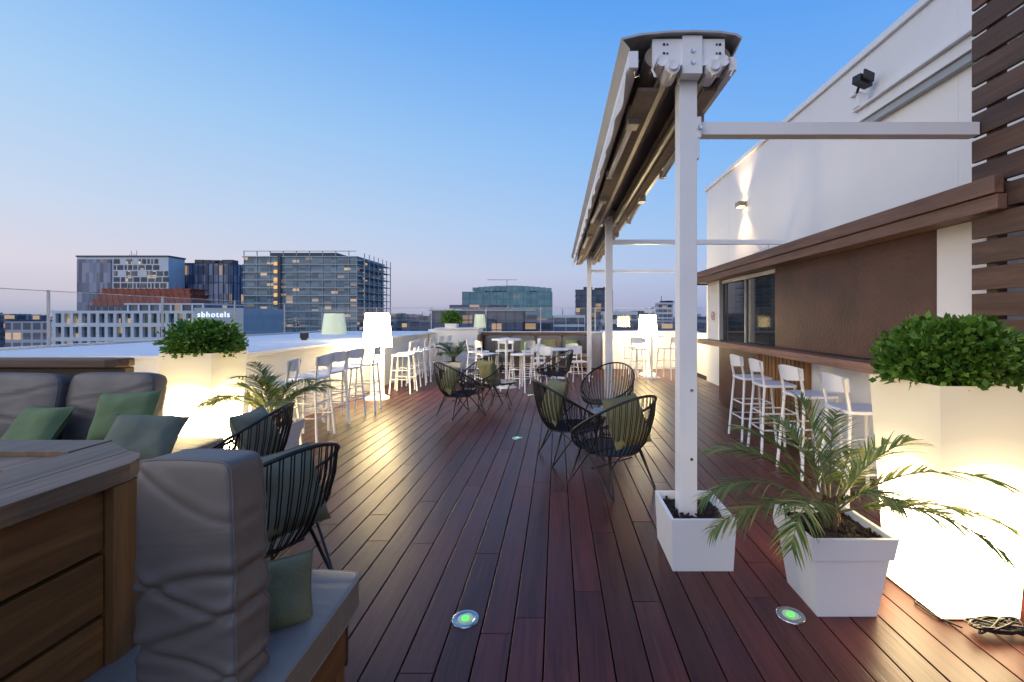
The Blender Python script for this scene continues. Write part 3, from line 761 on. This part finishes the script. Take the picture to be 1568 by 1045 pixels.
b.finish("glass_office_tower")
D=215; b,X0,X1,Z=slab_tower(272,352,402,D,14,F_BL,PDK,9,.15,2.4,True,.3); b.finish("blue_panel_tower")
D=205; b=B(); X0,X1,Z=PX(118,D),PX(258,D),PZ(394,D)
b.box(X0,X1,D,D+9,-22,Z,PANELW); b.box(X0-.3,X1+.3,D-.3,D+9.3,Z+.003,Z+.7,PDK)
b.box(X0+.3,X0+15.5,D-.4,D-.02,-10,Z-1,F_BL)
zz=Z-3
while zz>-6:
    x=X0+16.5
    while x<X1-1.5:
        w=random.choice([.9,1.6,2.6])
        if random.random()<.85: b.box(x,x+w,D-.12,D-.02,zz,zz+2.1,F_HT if random.random()<.4 else PDK)
        x+=w+.7
    zz-=2.7
for q in range(6): b.tube([(X0+20+q*.8,D+3,Z),(X0+20+q*.8,D+3,Z+random.uniform(1,3.5))],.12,PDK,4)
b.finish("white_office_tower")
D=150; b=B()
for k in range(9):
    ins=k*1.0; z=PZ(488,D)-6+k*2.0
    b.box(PX(92,D)+ins*.7,PX(300,D)-ins*1.0,D+ins,D+16,z,z+.35,ORNG if k>5 else PDK)
    if k<8: b.box(PX(96,D)+ins*.7,PX(296,D)-ins*1.1,D+1+ins,D+15,z+.353,z+1.99,F_C2 if k<5 else ORNG)
    x=PX(96,D)+ins*.7
    while x<PX(296,D)-ins: b.box(x,x+.12,D+ins-.2,D+ins-.05,z,z+2,ORNG if k>4 else PANELL); x+=2.1
b.box(PX(100,D),PX(290,D),D+1,D+15,-22,PZ(488,D)-6.01,PDK)
b.finish("scaffolded_building")
D=92; b=B(); X0,X1=PX(80,D),PX(303,D); Z=PZ(478,D)
b.box(X0,X1,D+.6,D+16,-22,Z-.3,F_HT)
b.box(X0-.2,X1,D,D+16.3,Z-.3,Z+.25,PANELW)
for k in range(6):
    z=Z-3.0-k*2.9; b.box(X0-.2,X1,D,D+.75,z,z+.8,PANELW)
x=X0
while x<X1-.7: b.box(x,x+.65,D+.02,D+.7,-14,Z-.31,PANELW); x+=1.75
b.box(PX(180,D),PX(300,D),D+2,D+14,Z+.26,Z+1.5,F_HT); b.box(PX(178,D),PX(303,D)-.1,D+1.7,D+14.4,Z+1.503,Z+1.8,PANELW)
x=PX(182,D)
while x<PX(300,D): b.box(x,x+.3,D+1.75,D+1.98,Z+.26,Z+1.5,PANELW); x+=2.2
b.box(PX(303,D)+.02,PX(378,D),D-1,D+12,-22,PZ(472,D),plain("hotel_side",(.36,.42,.46),.6,.05,.4,0))
b.finish("hotel_building")
tx=bpy.data.curves.new("hotel_sign",'FONT'); tx.body="sbhotels"; tx.size=1.6; tx.extrude=.06; tx.space_character=1.2
to=bpy.data.objects.new("hotel_sign",tx); sc.collection.objects.link(to); to.location=(PX(309,D),D-1.15,PZ(486,D)); to.rotation_euler=(R(90),0,0); tx.materials.append(emit("sign_white",(.9,.95,1),.9))
D=230; b,X0,X1,Z=slab_tower(708,845,446,D,10,F_TEAL,plain("teal_slab",(.15,.29,.32),.4,.05,1,0),3.2,.2,3.4,True,.25)
for i in range(14):
    a=i/14; h=1.0+1.8*math.sin(math.pi*min(1,a*.8+.15)); xa=X0+5+(X1-X0-5)*a; b.box(xa,xa+(X1-X0-5)/14-.15,D+.5,D+7,Z+.1,Z+h,F_TEAL)
b.tube([(X0+22,D+4,Z),(X0+22,D+4,Z+6)],.15,PANELL,5);b.tube([(X0+12,D+4,Z+6),(X0+27,D+4,Z+6)],.15,PANELL,5)
b.finish("teal_glass_building")
D=140; b,X0,X1,Z=slab_tower(662,800,473,D,9,F_DK,PDK,3.0,.2,2.8,False,.25)
b.box(X0+5,X1-5,D+1,D+6,Z,Z+1.2,F_DK); b.box(X0-1,X1+4,D-.8,D+9,Z-.7,Z-.3,PANELL); b.finish("dark_glass_pavilion")
D=260; b,X0,X1,Z=slab_tower(882,938,443,D,12,F_DK,PDK,3.2,.2,3,True,.3); b.finish("dark_office_block")
D=170; b,X0,X1,Z=slab_tower(925,975,480,D,10,F_HT,PANELW,3.0,.3,2.5,False,1.3); b.finish("white_apartment_block")
D=150; b,X0,X1,Z=slab_tower(848,895,484,D,8,F_DK,PANELW,3.0,.2,4,False,.8); b.finish("white_apartment_block")
D=300; b,X0,X1,Z=slab_tower(1008,1030,465,D,9,F_DK,PANELW,3.2,.3,3,True,1.2); b.tube([(X0+2,D,Z),(X0+2,D,Z+5)],.2,PDK,4); b.finish("white_residential_tower")
b=B()
random.seed(21)
for q in range(900):
    D=random.choice([1,1,2,3])*random.uniform(150,420); px=random.uniform(-500,2000)
    if 60<px<600 and D<240: continue
    w=random.uniform(10,34)*(1+D/900); yy=random.gauss(487.5,2.2)-(3 if random.random()<.07 else 0)
    if D<350: yy=random.uniform(488,500)
    X=PX(px,D); Z=PZ(yy,D)
    m=random.choice([F_C1,F_C2,F_C3,F_C2]); dd=random.uniform(10,25)
    b.box(X,X+w,D,D+dd,-22,Z,m)
    if random.random()<.6: b.box(X+w*.2,X+w*.45,D+2,D+dd*.6,Z+.01,Z+random.uniform(1,3),m)
    if random.random()<.12: b.tube([(X+w*.5,D+3,Z),(X+w*.5,D+3,Z+random.uniform(3,7)*(D/300))],.12*D/300,PDK,4)
b.finish("distant_city_buildings")
b=B(); b.box(-6000,6000,-3000,8000,-23,-22.01,CITYG); b.finish("city_ground")
for (px,D,top) in ((185,260,398),(1000,500,470)):
    b=B(); X=PX(px,D); Z=PZ(top,D)
    b.tube([(X,D,-22),(X,D,Z)],.35,PDK,4); b.tube([(X-8,D,Z-2),(X+22,D,Z-1)],.3,PDK,4); b.tube([(X,D,Z),(X+14,D,Z-1.5)],.12,PDK,4); b.tube([(X,D,Z),(X-7,D,Z-2)],.12,PDK,4); b.finish("tower_crane")

# ------------------------------------------------------------------ world (dusk sky, afterglow added behind the camera as frontal fill)
w=bpy.data.worlds.new("World"); sc.world=w; w.use_nodes=True; nt=w.node_tree
bg=nt.nodes["Background"]
sky=N(nt,"ShaderNodeTexSky"); sky.sky_type='NISHITA'; sky.sun_disc=False; sky.sun_elevation=R(4); sky.sun_rotation=R(-160)
tc=N(nt,"ShaderNodeTexCoord"); sp=N(nt,"ShaderNodeSeparateXYZ"); L(nt,tc.outputs["Generated"],sp.inputs[0])
def s2l(c): return [((v/255+.055)/1.055)**2.4 for v in c]
A=[(0,s2l((172,178,204))),(.03,s2l((208,202,218))),(.09,s2l((224,220,234))),(.18,s2l((206,222,246))),(.34,s2l((174,213,251))),(.58,s2l((106,176,250))),(1,s2l((52,116,216)))]
Bc=[(0,s2l((146,162,202))),(.04,s2l((168,180,218))),(.10,s2l((174,198,238))),(.18,s2l((160,200,248))),(.34,s2l((130,187,252))),(.58,s2l((86,160,248))),(1,s2l((52,116,216)))]
ra=ramp(nt,A,sp.outputs[2]); rb=ramp(nt,Bc,sp.outputs[2])
mr=N(nt,"ShaderNodeMapRange"); mr.inputs[1].default_value=-.75; mr.inputs[2].default_value=.45; L(nt,sp.outputs[0],mr.inputs[0])
mx=N(nt,"ShaderNodeMixRGB"); L(nt,mr.outputs[0],mx.inputs[0]); L(nt,ra.outputs[0],mx.inputs[1]); L(nt,rb.outputs[0],mx.inputs[2])
sk=N(nt,"ShaderNodeMixRGB",blend_type='MULTIPLY'); sk.inputs[0].default_value=1; sk.inputs[2].default_value=(.10,.10,.10,1); L(nt,sky.outputs[0],sk.inputs[1])
m2=N(nt,"ShaderNodeMixRGB"); m2.inputs[0].default_value=.04; L(nt,mx.outputs[0],m2.inputs[1]); L(nt,sk.outputs[0],m2.inputs[2])
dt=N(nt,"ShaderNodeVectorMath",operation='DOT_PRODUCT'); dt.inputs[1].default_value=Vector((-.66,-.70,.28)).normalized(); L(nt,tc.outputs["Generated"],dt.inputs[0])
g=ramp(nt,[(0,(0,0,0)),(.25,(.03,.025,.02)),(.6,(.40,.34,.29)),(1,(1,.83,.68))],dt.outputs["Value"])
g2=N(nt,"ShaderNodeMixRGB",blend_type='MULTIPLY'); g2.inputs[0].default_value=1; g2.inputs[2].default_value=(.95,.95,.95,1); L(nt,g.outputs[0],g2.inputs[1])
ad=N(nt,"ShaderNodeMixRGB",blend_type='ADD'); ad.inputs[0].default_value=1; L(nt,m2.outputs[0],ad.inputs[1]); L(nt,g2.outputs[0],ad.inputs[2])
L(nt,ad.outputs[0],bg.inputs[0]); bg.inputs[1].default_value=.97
su=bpy.data.lights.new("sun",'SUN'); su.energy=.4; su.angle=R(30); su.color=(1,.86,.74)
so=bpy.data.objects.new("sun",su); sc.collection.objects.link(so)
d=Vector((-.80,-.50,.33)).normalized()
so.rotation_euler=d.to_track_quat('Z','Y').to_euler()

# camera
cam=bpy.data.cameras.new("camera"); co=bpy.data.objects.new("camera",cam); sc.collection.objects.link(co)
co.location=(0,0,1.5); co.rotation_euler=(R(90),0,0); cam.lens=700/1568*36; cam.sensor_width=36
cam.shift_x=-69/1568; cam.shift_y=-34.5/1568; cam.clip_start=.05; cam.clip_end=12000
sc.camera=co
sc.view_settings.view_transform='Standard'; sc.view_settings.look='None'; sc.view_settings.exposure=0
